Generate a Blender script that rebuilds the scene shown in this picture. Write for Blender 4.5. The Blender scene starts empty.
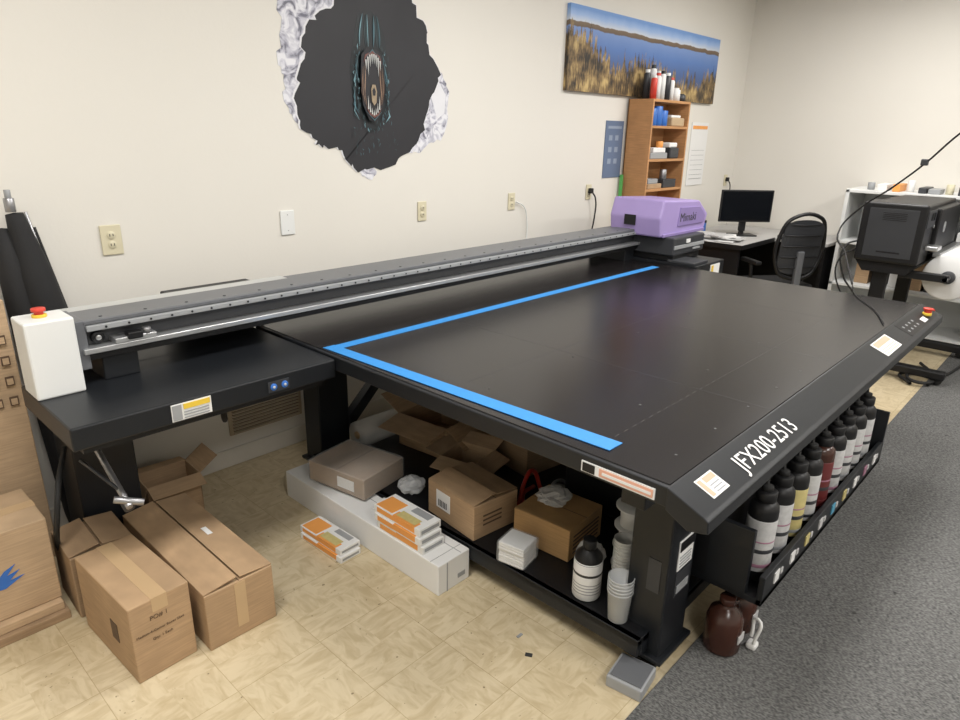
import bpy, bmesh, math, random
from mathutils import Vector, Matrix, Euler
random.seed(7)
SC=bpy.context.scene
SC.view_settings.view_transform='Standard'
# ------------------------------------------------------------------ materials
def nodes(name):
    m=bpy.data.materials.new(name); m.use_nodes=True
    nt=m.node_tree; b=nt.nodes["Principled BSDF"]
    return m,nt,b
def N(nt,t,**kw):
    n=nt.nodes.new(t)
    for k,v in kw.items(): setattr(n,k,v)
    return n
def mat(name,col,rough=.5,metal=0,var=.08,scale=8,bump=0,bscale=200,spec=.5,alpha=1,trans=0,emit=0):
    m,nt,b=nodes(name)
    c=(*col,1)
    if var>0:
        tc=N(nt,"ShaderNodeTexCoord"); nz=N(nt,"ShaderNodeTexNoise"); nz.inputs["Scale"].default_value=scale
        nz.inputs["Detail"].default_value=4
        nt.links.new(tc.outputs["Object"],nz.inputs["Vector"])
        mx=N(nt,"ShaderNodeMix",data_type='RGBA')
        mx.inputs[6].default_value=tuple(max(0,x*(1-var)) for x in col)+(1,)
        mx.inputs[7].default_value=tuple(min(1,x*(1+var)) for x in col)+(1,)
        nt.links.new(nz.outputs["Fac"],mx.inputs[0]); nt.links.new(mx.outputs[2],b.inputs["Base Color"])
    else: b.inputs["Base Color"].default_value=c
    b.inputs["Roughness"].default_value=rough; b.inputs["Metallic"].default_value=metal
    b.inputs["Specular IOR Level"].default_value=spec
    if trans: b.inputs["Transmission Weight"].default_value=trans
    if alpha<1: b.inputs["Alpha"].default_value=alpha
    if emit:
        b.inputs["Emission Color"].default_value=c; b.inputs["Emission Strength"].default_value=emit
    if bump>0:
        tc=N(nt,"ShaderNodeTexCoord"); n2=N(nt,"ShaderNodeTexNoise"); n2.inputs["Scale"].default_value=bscale
        bp=N(nt,"ShaderNodeBump"); bp.inputs["Strength"].default_value=bump; bp.inputs["Distance"].default_value=.002
        nt.links.new(tc.outputs["Object"],n2.inputs["Vector"]); nt.links.new(n2.outputs["Fac"],bp.inputs["Height"])
        nt.links.new(bp.outputs["Normal"],b.inputs["Normal"])
    return m
BLACK=mat("black_powdercoat",(.009,.0105,.013),.40,0,.15,5,.12,400,spec=.42)
BED=mat("bed_black",(.011,.0095,.010),.24,0,.25,3,.03,300,spec=.42)
SEAM=mat("bed_seam",(.060,.058,.056),.5)
DARK=mat("dark_plastic",(.007,.007,.008),.45,spec=.4)
RUB=mat("rubber_black",(.010,.010,.010),.7)
CHAR=mat("charcoal",(.035,.037,.042),.45)
GREY=mat("grey_paint",(.12,.125,.135),.4)
MID=mat("mid_grey",(.30,.31,.32),.45)
SILV=mat("brushed_aluminium",(.55,.56,.57),.3,.75,.06,30)
STRIP=mat("pale_metal_strip",(.50,.51,.50),.4,.2)
STEEL=mat("steel",(.35,.35,.36),.35,.8)
WHITE=mat("white_plastic",(.72,.73,.72),.4,0,.02)
PAPER=mat("paper_white",(.74,.74,.73),.7,0,.04)
LAB=mat("bottle_label",(.52,.52,.52),.5,0,.25,60)
BLUET=mat("blue_tape",(.03,.235,.60),.6,0,.12,40)
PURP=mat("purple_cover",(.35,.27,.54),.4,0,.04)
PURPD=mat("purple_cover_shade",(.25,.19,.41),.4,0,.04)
RED=mat("red_plastic",(.60,.05,.03),.4)
DRED=mat("dark_red_label",(.13,.02,.02),.5)
YEL=mat("yellow_plastic",(.72,.50,.05),.5)
YLAB=mat("yellow_label",(.55,.47,.20),.5,0,.2,50)
ORG=mat("orange_print",(.78,.33,.08),.5)
BLUEP=mat("blue_plastic",(.03,.14,.48),.4)
GREEN=mat("green_plastic",(.1,.4,.1),.5)
LCREAM=mat("outlet_ivory",(.62,.57,.41),.4,0,.02)
BROWN=mat("brown_bottle",(.055,.020,.013),.25)
INK=mat("ink_black_print",(.03,.03,.03),.6)
MAG=mat("magenta_print",(.35,.17,.24),.5)
CYANP=mat("cyan_print",(.08,.30,.45),.5)
CLEAR=mat("clear_plastic",(.80,.82,.83),.25,0,.02,alpha=.45)
WRAP=mat("clear_wrap",(.75,.77,.78),.2,0,.02,alpha=.22)
FABRIC=mat("black_fabric",(.012,.012,.013),.8,0,.2,10,.4,300)
GLASS=mat("screen_glass",(.006,.007,.009),.12)
TAPEP=mat("packing_tape",(.50,.35,.20),.3)
CLABEL=mat("carton_print",(.10,.06,.035),.7)
SALMON=mat("warning_label",(.70,.38,.27),.5)
def cardboard(name,col):
    m,nt,b=nodes(name)
    tc=N(nt,"ShaderNodeTexCoord"); mp=N(nt,"ShaderNodeMapping"); mp.inputs["Scale"].default_value=(3,3,60)
    n1=N(nt,"ShaderNodeTexNoise"); n1.inputs["Scale"].default_value=3
    n2=N(nt,"ShaderNodeTexNoise"); n2.inputs["Scale"].default_value=6; n2.inputs["Detail"].default_value=6
    ad=N(nt,"ShaderNodeMath",operation='MULTIPLY')
    nt.links.new(tc.outputs["Object"],mp.inputs["Vector"]); nt.links.new(mp.outputs[0],n1.inputs["Vector"])
    nt.links.new(tc.outputs["Object"],n2.inputs["Vector"])
    nt.links.new(n1.outputs["Fac"],ad.inputs[0]); nt.links.new(n2.outputs["Fac"],ad.inputs[1])
    r=N(nt,"ShaderNodeValToRGB")
    r.color_ramp.elements[0].position=.05; r.color_ramp.elements[0].color=tuple(c*.72 for c in col)+(1,)
    r.color_ramp.elements[1].position=.5; r.color_ramp.elements[1].color=tuple(min(1,c*1.15) for c in col)+(1,)
    nt.links.new(ad.outputs[0],r.inputs[0]); nt.links.new(r.outputs[0],b.inputs["Base Color"])
    b.inputs["Roughness"].default_value=.8
    return m
CARD=cardboard("cardboard",(.44,.295,.17)); CARD2=cardboard("cardboard_pale",(.50,.355,.22)); CARDD=cardboard("cardboard_dark",(.34,.23,.135))
ORCARD=cardboard("cardboard_orange",(.46,.28,.12))
WOOD=cardboard("oak_laminate",(.50,.26,.11))
# ------------------------------------------------------------------ builder
class B:
    def __init__(s,name): s.name=name; s.bm=bmesh.new(); s.mats=[]
    def _add(s,bm,m,mx=None,smooth=False):
        if m not in s.mats: s.mats.append(m)
        i=s.mats.index(m)
        if mx is not None: bm.transform(mx)
        for f in bm.faces: f.material_index=i; f.smooth=smooth
        me=bpy.data.meshes.new("tmp"); bm.to_mesh(me); bm.free(); s.bm.from_mesh(me); bpy.data.meshes.remove(me)
        return s
    def box(s,x0,x1,y0,y1,z0,z1,m,bev=0,rot=None,piv=None,seg=2):
        bm=bmesh.new(); bmesh.ops.create_cube(bm,size=1)
        sz=(abs(x1-x0),abs(y1-y0),abs(z1-z0)); c=Vector(((x0+x1)/2,(y0+y1)/2,(z0+z1)/2))
        bm.transform(Matrix.Diagonal((*sz,1)))
        if bev>0: bmesh.ops.bevel(bm,geom=bm.edges[:]+bm.verts[:],offset=min(bev,min(sz)*.45),segments=seg,affect='EDGES',profile=.5)
        bm.transform(Matrix.Translation(c))
        if rot:
            p=Vector(piv) if piv else c
            bm.transform(Matrix.Translation(p)@Euler([math.radians(a) for a in rot]).to_matrix().to_4x4()@Matrix.Translation(-p))
        return s._add(bm,m)
    def prism(s,pts,plane,a,b,m,bev=0):
        bm=bmesh.new()
        def P(p,t):
            return {'yz':(t,p[0],p[1]),'xz':(p[0],t,p[1]),'xy':(p[0],p[1],t)}[plane]
        v0=[bm.verts.new(P(p,a)) for p in pts]; v1=[bm.verts.new(P(p,b)) for p in pts]
        n=len(pts)
        bm.faces.new(v0); bm.faces.new(v1[::-1])
        for i in range(n): bm.faces.new((v0[i],v0[(i+1)%n],v1[(i+1)%n],v1[i]))
        bmesh.ops.recalc_face_normals(bm,faces=bm.faces[:])
        if bev>0: bmesh.ops.bevel(bm,geom=bm.edges[:]+bm.verts[:],offset=bev,segments=2,affect='EDGES',profile=.5)
        bmesh.ops.triangulate(bm,faces=[f for f in bm.faces if len(f.verts)>4])
        return s._add(bm,m)
    def quad(s,pts,m,th=.003):
        bm=bmesh.new(); v=[bm.verts.new(p) for p in pts]; f=bm.faces.new(v); f.normal_update(); n=f.normal.copy()
        w=[bm.verts.new(Vector(p)-n*th) for p in pts]; bm.faces.new(w[::-1]); k=len(v)
        for i in range(k): bm.faces.new((v[i],w[i],w[(i+1)%k],v[(i+1)%k]))
        bmesh.ops.recalc_face_normals(bm,faces=bm.faces[:])
        return s._add(bm,m)
    def lathe(s,c,prof,m,seg=28,axis=None):
        bm=bmesh.new(); rings=[]
        for r,z in prof:
            rings.append([bm.verts.new((max(r,1e-4)*math.cos(2*math.pi*i/seg),max(r,1e-4)*math.sin(2*math.pi*i/seg),z)) for i in range(seg)])
        for a,b in zip(rings,rings[1:]):
            for i in range(seg): bm.faces.new((a[i],a[(i+1)%seg],b[(i+1)%seg],b[i]))
        bm.faces.new(rings[0][::-1]); bm.faces.new(rings[-1])
        mx=Matrix.Translation(Vector(c))
        if axis is not None: mx=mx@Vector((0,0,1)).rotation_difference(Vector(axis)).to_matrix().to_4x4()
        s._add(bm,m,mx,True); return s
    def cyl(s,c,r,h,m,axis=(0,0,1),seg=24,r2=None,bev=.0):
        r2=r if r2 is None else r2
        e=bev or min(r,h)*.06
        return s.lathe(c,[(0,0),(r-e,0),(r,e),(r2,h-e),(r2-e,h),(0,h)],m,seg,axis)
    def rod(s,p,q,r,m,seg=12):
        p=Vector(p);q=Vector(q); return s.cyl(p,r,(q-p).length,m,axis=(q-p),seg=seg)
    def tube(s,pts,r,m,cyc=False):
        cu=bpy.data.curves.new("c",'CURVE'); cu.dimensions='3D'; cu.bevel_depth=r; cu.bevel_resolution=2; cu.resolution_u=6
        sp=cu.splines.new('BEZIER'); sp.bezier_points.add(len(pts)-1)
        for b,p in zip(sp.bezier_points,pts): b.co=p; b.handle_left_type=b.handle_right_type='AUTO'
        sp.use_cyclic_u=cyc
        return s._curve(cu,m,None,True)
    def _curve(s,cu,m,mx,smooth):
        ob=bpy.data.objects.new("tmpc",cu); SC.collection.objects.link(ob)
        dg=bpy.context.evaluated_depsgraph_get(); dg.update()
        me=bpy.data.meshes.new_from_object(ob.evaluated_get(dg)); bm=bmesh.new(); bm.from_mesh(me)
        bpy.data.objects.remove(ob); bpy.data.meshes.remove(me)
        return s._add(bm,m,mx,smooth)
    def text(s,t,size,loc,rot,m,ax='LEFT'):
        cu=bpy.data.curves.new("t",'FONT'); cu.body=t; cu.size=size; cu.extrude=.0004; cu.align_x=ax; cu.resolution_u=3
        mx=Matrix.Translation(Vector(loc))@Euler([math.radians(a) for a in rot]).to_matrix().to_4x4()
        return s._curve(cu,m,mx,False)
    def done(s,rotz=0,parent=None):
        co=[v.co for v in s.bm.verts]
        mn=Vector([min(c[i] for c in co) for i in range(3)]); mxx=Vector([max(c[i] for c in co) for i in range(3)])
        o=Vector(((mn.x+mxx.x)/2,(mn.y+mxx.y)/2,mn.z))
        s.bm.transform(Matrix.Translation(-o))
        me=bpy.data.meshes.new(s.name); s.bm.to_mesh(me); s.bm.free()
        for m in s.mats: me.materials.append(m)
        ob=bpy.data.objects.new(s.name,me); SC.collection.objects.link(ob); ob.location=o; ob.rotation_euler=(0,0,math.radians(rotz))
        if parent: ob.parent=parent
        return ob
# ------------------------------------------------------------------ room
WALL=mat("wall_paint",(.70,.675,.62),.75,0,.03,1.5,.15,60)
def floormat():
    m,nt,b=nodes("vinyl_tile"); L=nt.links.new
    tc=N(nt,"ShaderNodeTexCoord")
    ck=N(nt,"ShaderNodeTexChecker"); ck.inputs["Scale"].default_value=1/.1525
    L(tc.outputs["Object"],ck.inputs["Vector"])
    outs=[]
    for sc in ((12,34,1),(34,12,1)):
        mp=N(nt,"ShaderNodeMapping"); mp.inputs["Scale"].default_value=sc
        nz=N(nt,"ShaderNodeTexNoise"); nz.inputs["Scale"].default_value=1; nz.inputs["Detail"].default_value=4; nz.inputs["Distortion"].default_value=.8
        L(tc.outputs["Object"],mp.inputs[0]); L(mp.outputs[0],nz.inputs["Vector"]); outs.append(nz)
    mx=N(nt,"ShaderNodeMix",data_type='FLOAT'); L(ck.outputs["Fac"],mx.inputs[0])
    L(outs[0].outputs["Fac"],mx.inputs[2]); L(outs[1].outputs["Fac"],mx.inputs[3])
    r=N(nt,"ShaderNodeValToRGB"); e=r.color_ramp.elements
    e[0].position=.34; e[0].color=(.51,.415,.26,1); e[1].position=.60; e[1].color=(.63,.535,.365,1)
    L(mx.outputs[0],r.inputs[0])
    br=N(nt,"ShaderNodeTexBrick"); br.offset=0; br.inputs["Scale"].default_value=1; br.inputs["Brick Width"].default_value=.305; br.inputs["Row Height"].default_value=.305
    br.inputs["Mortar Size"].default_value=.0012; br.inputs["Color1"].default_value=(1,1,1,1); br.inputs["Color2"].default_value=(.975,.975,.975,1); br.inputs["Mortar"].default_value=(.72,.68,.6,1)
    L(tc.outputs["Object"],br.inputs["Vector"])
    m2=N(nt,"ShaderNodeMix",data_type='RGBA',blend_type='MULTIPLY'); m2.inputs[0].default_value=1
    L(r.outputs[0],m2.inputs[6]); L(br.outputs["Color"],m2.inputs[7])
    nd=N(nt,"ShaderNodeTexNoise"); nd.inputs["Scale"].default_value=2.5; nd.inputs["Detail"].default_value=8
    L(tc.outputs["Object"],nd.inputs["Vector"])
    rd=N(nt,"ShaderNodeValToRGB"); rd.color_ramp.elements[0].position=.35; rd.color_ramp.elements[0].color=(.88,.86,.82,1); rd.color_ramp.elements[1].position=.6; rd.color_ramp.elements[1].color=(1,1,1,1)
    L(nd.outputs["Fac"],rd.inputs[0])
    m3=N(nt,"ShaderNodeMix",data_type='RGBA',blend_type='MULTIPLY'); m3.inputs[0].default_value=1
    L(m2.outputs[2],m3.inputs[6]); L(rd.outputs[0],m3.inputs[7])
    sp=N(nt,"ShaderNodeTexNoise"); sp.inputs["Scale"].default_value=55; sp.inputs["Detail"].default_value=2; L(tc.outputs["Object"],sp.inputs["Vector"])
    rs=N(nt,"ShaderNodeValToRGB"); rs.color_ramp.elements[0].position=.24; rs.color_ramp.elements[0].color=(.45,.42,.38,1); rs.color_ramp.elements[1].position=.28; rs.color_ramp.elements[1].color=(1,1,1,1)
    L(sp.outputs["Fac"],rs.inputs[0])
    m4=N(nt,"ShaderNodeMix",data_type='RGBA',blend_type='MULTIPLY'); m4.inputs[0].default_value=1
    L(m3.outputs[2],m4.inputs[6]); L(rs.outputs[0],m4.inputs[7])
    L(m4.outputs[2],b.inputs["Base Color"]); b.inputs["Roughness"].default_value=.38
    return m
def carpetmat():
    m,nt,b=nodes("carpet"); L=nt.links.new
    tc=N(nt,"ShaderNodeTexCoord"); vo=N(nt,"ShaderNodeTexNoise"); vo.inputs["Scale"].default_value=210; vo.inputs["Detail"].default_value=2
    big=N(nt,"ShaderNodeTexNoise"); big.inputs["Scale"].default_value=1.3; big.inputs["Detail"].default_value=5
    mp=N(nt,"ShaderNodeMapping"); mp.inputs["Scale"].default_value=(1,.45,1)
    L(tc.outputs["Object"],mp.inputs[0]); L(mp.outputs[0],vo.inputs["Vector"]); L(tc.outputs["Object"],big.inputs["Vector"])
    r=N(nt,"ShaderNodeValToRGB"); r.color_ramp.elements[0].position=.33; r.color_ramp.elements[0].color=(.065,.065,.064,1); r.color_ramp.elements[1].position=.67; r.color_ramp.elements[1].color=(.185,.183,.178,1)
    L(vo.outputs["Fac"],r.inputs[0])
    r2=N(nt,"ShaderNodeValToRGB"); r2.color_ramp.elements[0].position=.3; r2.color_ramp.elements[0].color=(.85,.85,.85,1); r2.color_ramp.elements[1].position=.7; r2.color_ramp.elements[1].color=(1.1,1.1,1.1,1)
    L(big.outputs["Fac"],r2.inputs[0])
    mx=N(nt,"ShaderNodeMix",data_type='RGBA',blend_type='MULTIPLY'); mx.inputs[0].default_value=1
    L(r.outputs[0],mx.inputs[6]); L(r2.outputs[0],mx.inputs[7])
    sp=N(nt,"ShaderNodeTexNoise"); sp.inputs["Scale"].default_value=34; sp.inputs["Detail"].default_value=1; L(tc.outputs["Object"],sp.inputs["Vector"])
    rs=N(nt,"ShaderNodeValToRGB"); rs.color_ramp.elements[0].position=.20; rs.color_ramp.elements[0].color=(.45,.45,.45,1); rs.color_ramp.elements[1].position=.26; rs.color_ramp.elements[1].color=(1,1,1,1); L(sp.outputs["Fac"],rs.inputs[0])
    m4=N(nt,"ShaderNodeMix",data_type='RGBA',blend_type='MULTIPLY'); m4.inputs[0].default_value=1; L(mx.outputs[2],m4.inputs[6]); L(rs.outputs[0],m4.inputs[7])
    L(m4.outputs[2],b.inputs["Base Color"])
    b.inputs["Roughness"].default_value=.95; b.inputs["Specular IOR Level"].default_value=.15
    bp=N(nt,"ShaderNodeBump"); bp.inputs["Distance"].default_value=.002; bp.inputs["Strength"].default_value=.4
    L(vo.outputs["Fac"],bp.inputs["Height"]); L(bp.outputs["Normal"],b.inputs["Normal"])
    return m
X0,X1,Y0,Y1,ZC=-1.6,7.3,-2.8,3.1,3.1
B("floor").box(X0,X1,Y0,Y1,-.1,0,floormat()).done()
B("carpet").box(X0+.01,X1-.01,Y0+.01,.73,0,.006,carpetmat(),.002).done()
B("wall_back").box(X0-.1,X1+.1,Y1,Y1+.1,0,ZC,WALL).done()
B("wall_right").box(X1,X1+.1,Y0,Y1,0,ZC,WALL).done()
B("wall_left").box(X0-.1,X0,Y0,Y1,0,ZC,WALL).done()
B("wall_front").box(X0-.1,X1+.1,Y0-.1,Y0,0,ZC,WALL).done()
CEIL=mat("ceiling_tile",(.78,.77,.75),.85,0,.06,30,.2,120)
cb=B("ceiling"); cb.box(X0-.1,X1+.1,Y0-.1,Y1+.1,ZC,ZC+.1,CEIL); cb.done()
BASE=mat("baseboard_vinyl",(.60,.57,.51),.5)
B("baseboard_back").box(X0,X1,Y1-.012,Y1,0,.10,BASE,.004).done()
B("baseboard_right").box(X1-.012,X1,Y0,Y1-.012,0,.10,BASE,.004).done()
EM=mat("diffuser",(1,.98,.95),.5,0,0,emit=2.5)
for lx in (.2,2.9,5.6):
    for ly in (-1.4,1.3):
        t=B("ceiling_light")
        t.box(lx-.62,lx+.62,ly-.32,ly-.29,ZC-.05,ZC,WHITE); t.box(lx-.62,lx+.62,ly+.29,ly+.32,ZC-.05,ZC,WHITE)
        t.box(lx-.62,lx-.59,ly-.29,ly+.29,ZC-.05,ZC,WHITE); t.box(lx+.59,lx+.62,ly-.29,ly+.29,ZC-.05,ZC,WHITE)
        t.box(lx-.59,lx+.59,ly-.29,ly+.29,ZC-.03,ZC-.01,EM)
        t.done()
        L=bpy.data.lights.new("troffer_lamp",'AREA'); L.shape='RECTANGLE'; L.size=1.15; L.size_y=.55; L.energy=(54 if lx>1 else 48); L.color=(1,.975,.94)
        lo=bpy.data.objects.new("troffer_lamp",L); lo.location=(lx,ly,ZC-.06); SC.collection.objects.link(lo)
W=bpy.data.worlds.new("world"); SC.world=W; W.use_nodes=True
W.node_tree.nodes["Background"].inputs[0].default_value=(.9,.93,1,1); W.node_tree.nodes["Background"].inputs[1].default_value=.3
# ------------------------------------------------------------------ flatbed printer
root=bpy.data.objects.new("flatbed_printer",None); SC.collection.objects.link(root)
p=B("bed")
p.box(1.44,4.27,.655,2.72,.79,.848,BLACK,.004)
p.box(1.455,4.255,.67,2.70,.846,.851,BED,.002)
for i in range(11):
    x=1.62+i*.25
    for y in (.74,1.0 if i%2 else 1.45): p.cyl((x,y,.851),.0045,.0008,SEAM,seg=10)
for i in range(52):
    x=1.60+i*.05; p.box(x,x+.022,.926,.9275,.851,.8513,SEAM)
for x in (2.15,2.85,3.55): p.box(x,x+.0012,.67,2.16,.851,.8512,CHAR)
p.box(1.6,4.1,1.545,1.546,.851,.8512,CHAR)
p.done(parent=root)
p=B("masking_tape")
p.box(1.47,4.12,2.17,2.222,.851,.8525,BLUET)
p.quad([(1.465,2.225,.8535),(1.52,2.225,.8535),(1.575,.885,.8535),(1.52,.885,.8535)][::-1],BLUET,.002)
p.quad([(1.465,2.20,.8545),(1.505,2.20,.8545),(1.550,.885,.8545),(1.505,.885,.8545)][::-1],BLUET,.002)
p.done(parent=root)
p=B("front_panel")
p.prism([(.665,.853),(.56,.81),(.548,.802),(.545,.768),(.60,.755),(.665,.79)],'yz',1.43,4.28,BLACK,.003)
tl=math.degrees(math.atan2(.043,.105))
p.text("JFX200-2513",.080,(1.725,.5785,.8193),(tl,0,0),PAPER)
def onpan(x0,x1,d0,d1,m,up=.0006):
    a=math.radians(tl); f=lambda x,d:(x,.56+d*math.cos(a),.81+d*math.sin(a)+up+.0005)
    p.quad([f(x0,d0),f(x1,d0),f(x1,d1),f(x0,d1)],m,.001)
onpan(1.525,1.62,.02,.085,PAPER); onpan(1.53,1.548,.025,.08,SALMON,.0012); onpan(1.558,1.615,.062,.08,SALMON,.0012)
for j in range(3): onpan(1.56,1.61,.027+j*.011,.031+j*.011,MID,.0014)
onpan(3.22,3.46,.01,.095,PAPER); onpan(3.235,3.445,.06,.09,SALMON,.0012)
for j in range(3): onpan(3.24,3.44,.018+j*.012,.022+j*.012,SALMON,.0014)
onpan(3.66,4.24,.008,.10,DARK)
for j in range(4):
    onpan(3.70+j*.06,3.715+j*.06,.03,.042,MID,.0016); onpan(3.70+j*.06,3.715+j*.06,.06,.072,MID,.0016)
onpan(3.98,4.06,.02,.05,PAPER,.0014)
p.cyl((4.12,.60,.826),.022,.016,YEL); p.cyl((4.12,.598,.84),.018,.018,RED); p.cyl((4.12,.598,.857),.024,.008,RED)
p.box(4.275,4.283,.59,.65,.79,.83,RED)
p.done(parent=root)
p=B("underframe")
for (x,y) in ((1.72,.76),(3.80,.76),(1.72,2.68),(3.80,2.68)):
    p.box(x,x+.18,y,y+.14,.05,.79,BLACK,.006)
    p.box(x-.02,x+.20,y-.02,y+.16,.045,.06,BLACK,.003)
    p.cyl((x+.05,y+.06,0.008),.028,.04,STEEL); p.cyl((x+.14,y+.06,0.008),.028,.04,STEEL)
    p.box(x+.01,x+.17,y+.01,y+.13,0.0,.01,RUB)
for y in (.78,2.70): p.box(1.55,4.2,y,y+.08,.68,.79,BLACK,.004)
for x in (1.76,2.6,3.86): p.box(x,x+.08,.8,2.75,.69,.79,BLACK,.004)
p.quad([(1.9,2.72,.20),(1.9,2.72,.28),(2.35,2.72,.70),(2.43,2.72,.70)],BLACK,.05)
p.quad([(1.90,.80,.62),(1.90,.80,.54),(2.0,.80,.68),(2.06,.80,.74)],BLACK,.05)
p.box(1.775,1.875,.757,.76,.37,.48,PAPER); p.box(1.78,1.87,.755,.758,.44,.475,DARK)
for j in range(4): p.box(1.785,1.86,.755,.758,.38+j*.012,.384+j*.012,MID)
p.box(1.775,1.875,.757,.76,.27,.36,CHAR); p.box(1.785,1.865,.755,.758,.28,.31,MID)
p.box(1.7175,1.721,.785,.83,.30,.42,CHAR)
p.box(1.436,1.44,.70,.93,.800,.832,PAPER); p.box(1.434,1.437,.705,.87,.805,.828,SALMON); p.box(1.434,1.437,.885,.925,.803,.829,DARK); p.box(1.433,1.436,.71,.86,.812,.820,PAPER)
p.box(1.65,3.98,.80,2.66,.12,.145,DARK,.003); p.box(1.65,1.675,.80,2.66,.08,.145,BLACK,.003)
p.box(1.68,3.98,.80,.83,.07,.145,BLACK,.003); p.box(1.68,3.98,2.63,2.66,.07,.145,BLACK,.003)
p.done(parent=root)
p=B("left_wing")
p.box(.495,1.435,2.10,2.60,.765,.842,BLACK,.006); p.box(.68,1.435,2.58,2.93,.765,.842,BLACK,.006); p.box(.53,1.40,2.14,2.58,.735,.77,DARK)
p.box(.62,.84,2.66,2.88,.04,.77,BLACK,.006); p.box(.58,.88,2.64,2.92,.0,.05,BLACK,.004)
p.box(.79,.925,2.0975,2.101,.773,.832,PAPER); p.box(.793,.823,2.095,2.098,.776,.829,MID); p.box(.83,.92,2.095,2.098,.81,.828,YEL)
for j in range(3): p.box(.83,.915,2.095,2.098,.778+j*.01,.782+j*.01,MID)
for x in (1.16,1.205): p.cyl((x,2.10,.80),.013,.008,BLUEP,axis=(0,-1,0)); p.cyl((x,2.093,.80),.005,.004,LAB,axis=(0,-1,0))
p.box(1.14,1.225,2.096,2.10,.78,.82,CHAR)
p.tube([(1.1,2.4,.74),(1.15,2.5,.55),(1.3,2.8,.5),(1.5,3.0,.55)],.012,RUB)
p.rod((.66,2.72,.70),(.635,2.15,.50),.011,STEEL); p.rod((.60,2.18,.53),(.68,2.15,.50),.012,STEEL); p.cyl((.638,2.19,.50),.018,.03,CHAR,axis=(0,-.8,-.3)); p.rod((.58,2.4,.60),(.645,2.2,.52),.006,CHAR)
p.tube([(.60,2.66,.55),(.50,2.45,.45),(.52,2.6,.15),(.60,2.68,.06)],.010,RUB)
p.done(parent=root)
p=B("gantry_beam")
p.box(.68,4.28,2.48,2.62,.94,1.055,CHAR,.004)
p.box(.67,4.30,2.44,2.60,1.053,1.070,GREY,.004)
p.box(1.56,4.30,2.60,2.66,1.050,1.066,GREY,.003)
p.box(.58,1.56,2.60,2.68,1.050,1.067,STRIP,.003)
p.box(.66,4.28,2.62,2.76,.94,1.03,DARK,.004)
p.box(.68,4.28,2.43,2.48,1.032,1.052,MID,.003)
p.box(.66,4.30,2.425,2.485,.955,.975,SILV,.003)
p.box(.68,4.28,2.44,2.50,.93,.95,DARK,.002)
for i in range(48):
    x=.74+i*.075
    p.cyl((x,2.4295,1.042),.004,.003,DARK,axis=(0,-1,0),seg=8)
    if i%2==0: p.cyl((x,2.47,1.070),.006,.002,CHAR,seg=8)
p.box(.64,.68,2.44,2.62,.90,1.072,GREY,.004); p.cyl((.72,2.482,1.00),.022,.02,DARK,axis=(0,-1,0)); p.cyl((.72,2.462,1.00),.009,.006,SILV,axis=(0,-1,0))
p.box(.76,.90,2.42,2.49,.975,.995,SILV,.003); p.box(.80,.85,2.41,2.45,.985,1.01,DARK,.004)
p.cyl((.87,2.43,.995),.014,.02,STEEL)
p.box(1.12,1.52,2.78,2.92,.84,1.022,DARK,.006)
for x in (.72,4.15): p.box(x,x+.12,2.46,2.76,.842,.94,BLACK,.004)
p.done(parent=root)
p=B("end_box")
p.box(.495,.64,2.40,2.54,.842,1.10,WHITE,.006)
p.cyl((.562,2.475,1.099),.022,.010,YEL); p.cyl((.562,2.475,1.108),.014,.012,RED); p.cyl((.562,2.475,1.119),.021,.010,RED)
p.done(parent=root)
p=B("maintenance_station")
p.box(4.28,4.72,1.98,2.85,.76,.862,BLACK,.006); p.box(4.34,4.68,2.05,2.8,0,.76,BLACK,.006)
p.box(4.50,4.64,1.975,1.981,.775,.845,PAPER); p.box(4.51,4.54,1.973,1.976,.78,.84,YEL)
p.box(4.28,4.5,2.0,2.2,.862,.88,CHAR,.004)
p.done(parent=root)
p=B("print_head_carriage")
p.box(4.30,4.70,2.17,2.52,.864,.92,DARK,.006); p.box(4.28,4.74,2.16,2.55,.905,1.03,CHAR,.01)
p.box(4.285,4.735,2.155,2.17,.95,.975,MID,.002)
p.box(4.45,4.50,2.150,2.158,.985,1.01,PAPER); p.box(4.56,4.66,2.150,2.158,.93,.942,MID)
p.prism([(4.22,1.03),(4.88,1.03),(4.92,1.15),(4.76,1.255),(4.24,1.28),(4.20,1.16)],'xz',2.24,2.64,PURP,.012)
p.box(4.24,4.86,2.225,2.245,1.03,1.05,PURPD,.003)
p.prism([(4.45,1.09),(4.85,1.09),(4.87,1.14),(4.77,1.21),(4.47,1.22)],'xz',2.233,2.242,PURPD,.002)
p.text("Mimaki",.085,(4.47,2.232,1.12),(90,0,0),INK)
p.box(4.197,4.201,2.43,2.52,1.10,1.17,DARK)
p.done(parent=root)
p=B("ink_rack")
p.box(1.97,3.42,.545,.80,.24,.265,BLACK,.003); p.box(1.97,3.42,.545,.565,.24,.35,BLACK,.003)
p.box(1.97,1.99,.60,.80,.24,.50,BLACK,.003); p.box(3.40,3.42,.545,.80,.24,.50,BLACK,.003)
p.box(1.97,3.42,.74,.80,.265,.70,DARK,.003)
for x in (2.1,3.3): p.box(x,x+.05,.76,.82,.265,.80,BLACK)
for i in range(9):
    x=2.06+i*.15
    c=[PAPER,PAPER,YLAB,LAB,CYANP,YLAB,PAPER,MAG,PAPER][i]
    p.box(x,x+.04,.541,.546,.285,.325,c); p.box(x+.055,x+.075,.541,.546,.295,.315,LAB)
    p.cyl((x+.04,.72,.60),.012,.10,RUB)
p.done(parent=root)
b=B("ink_bottles")
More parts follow.
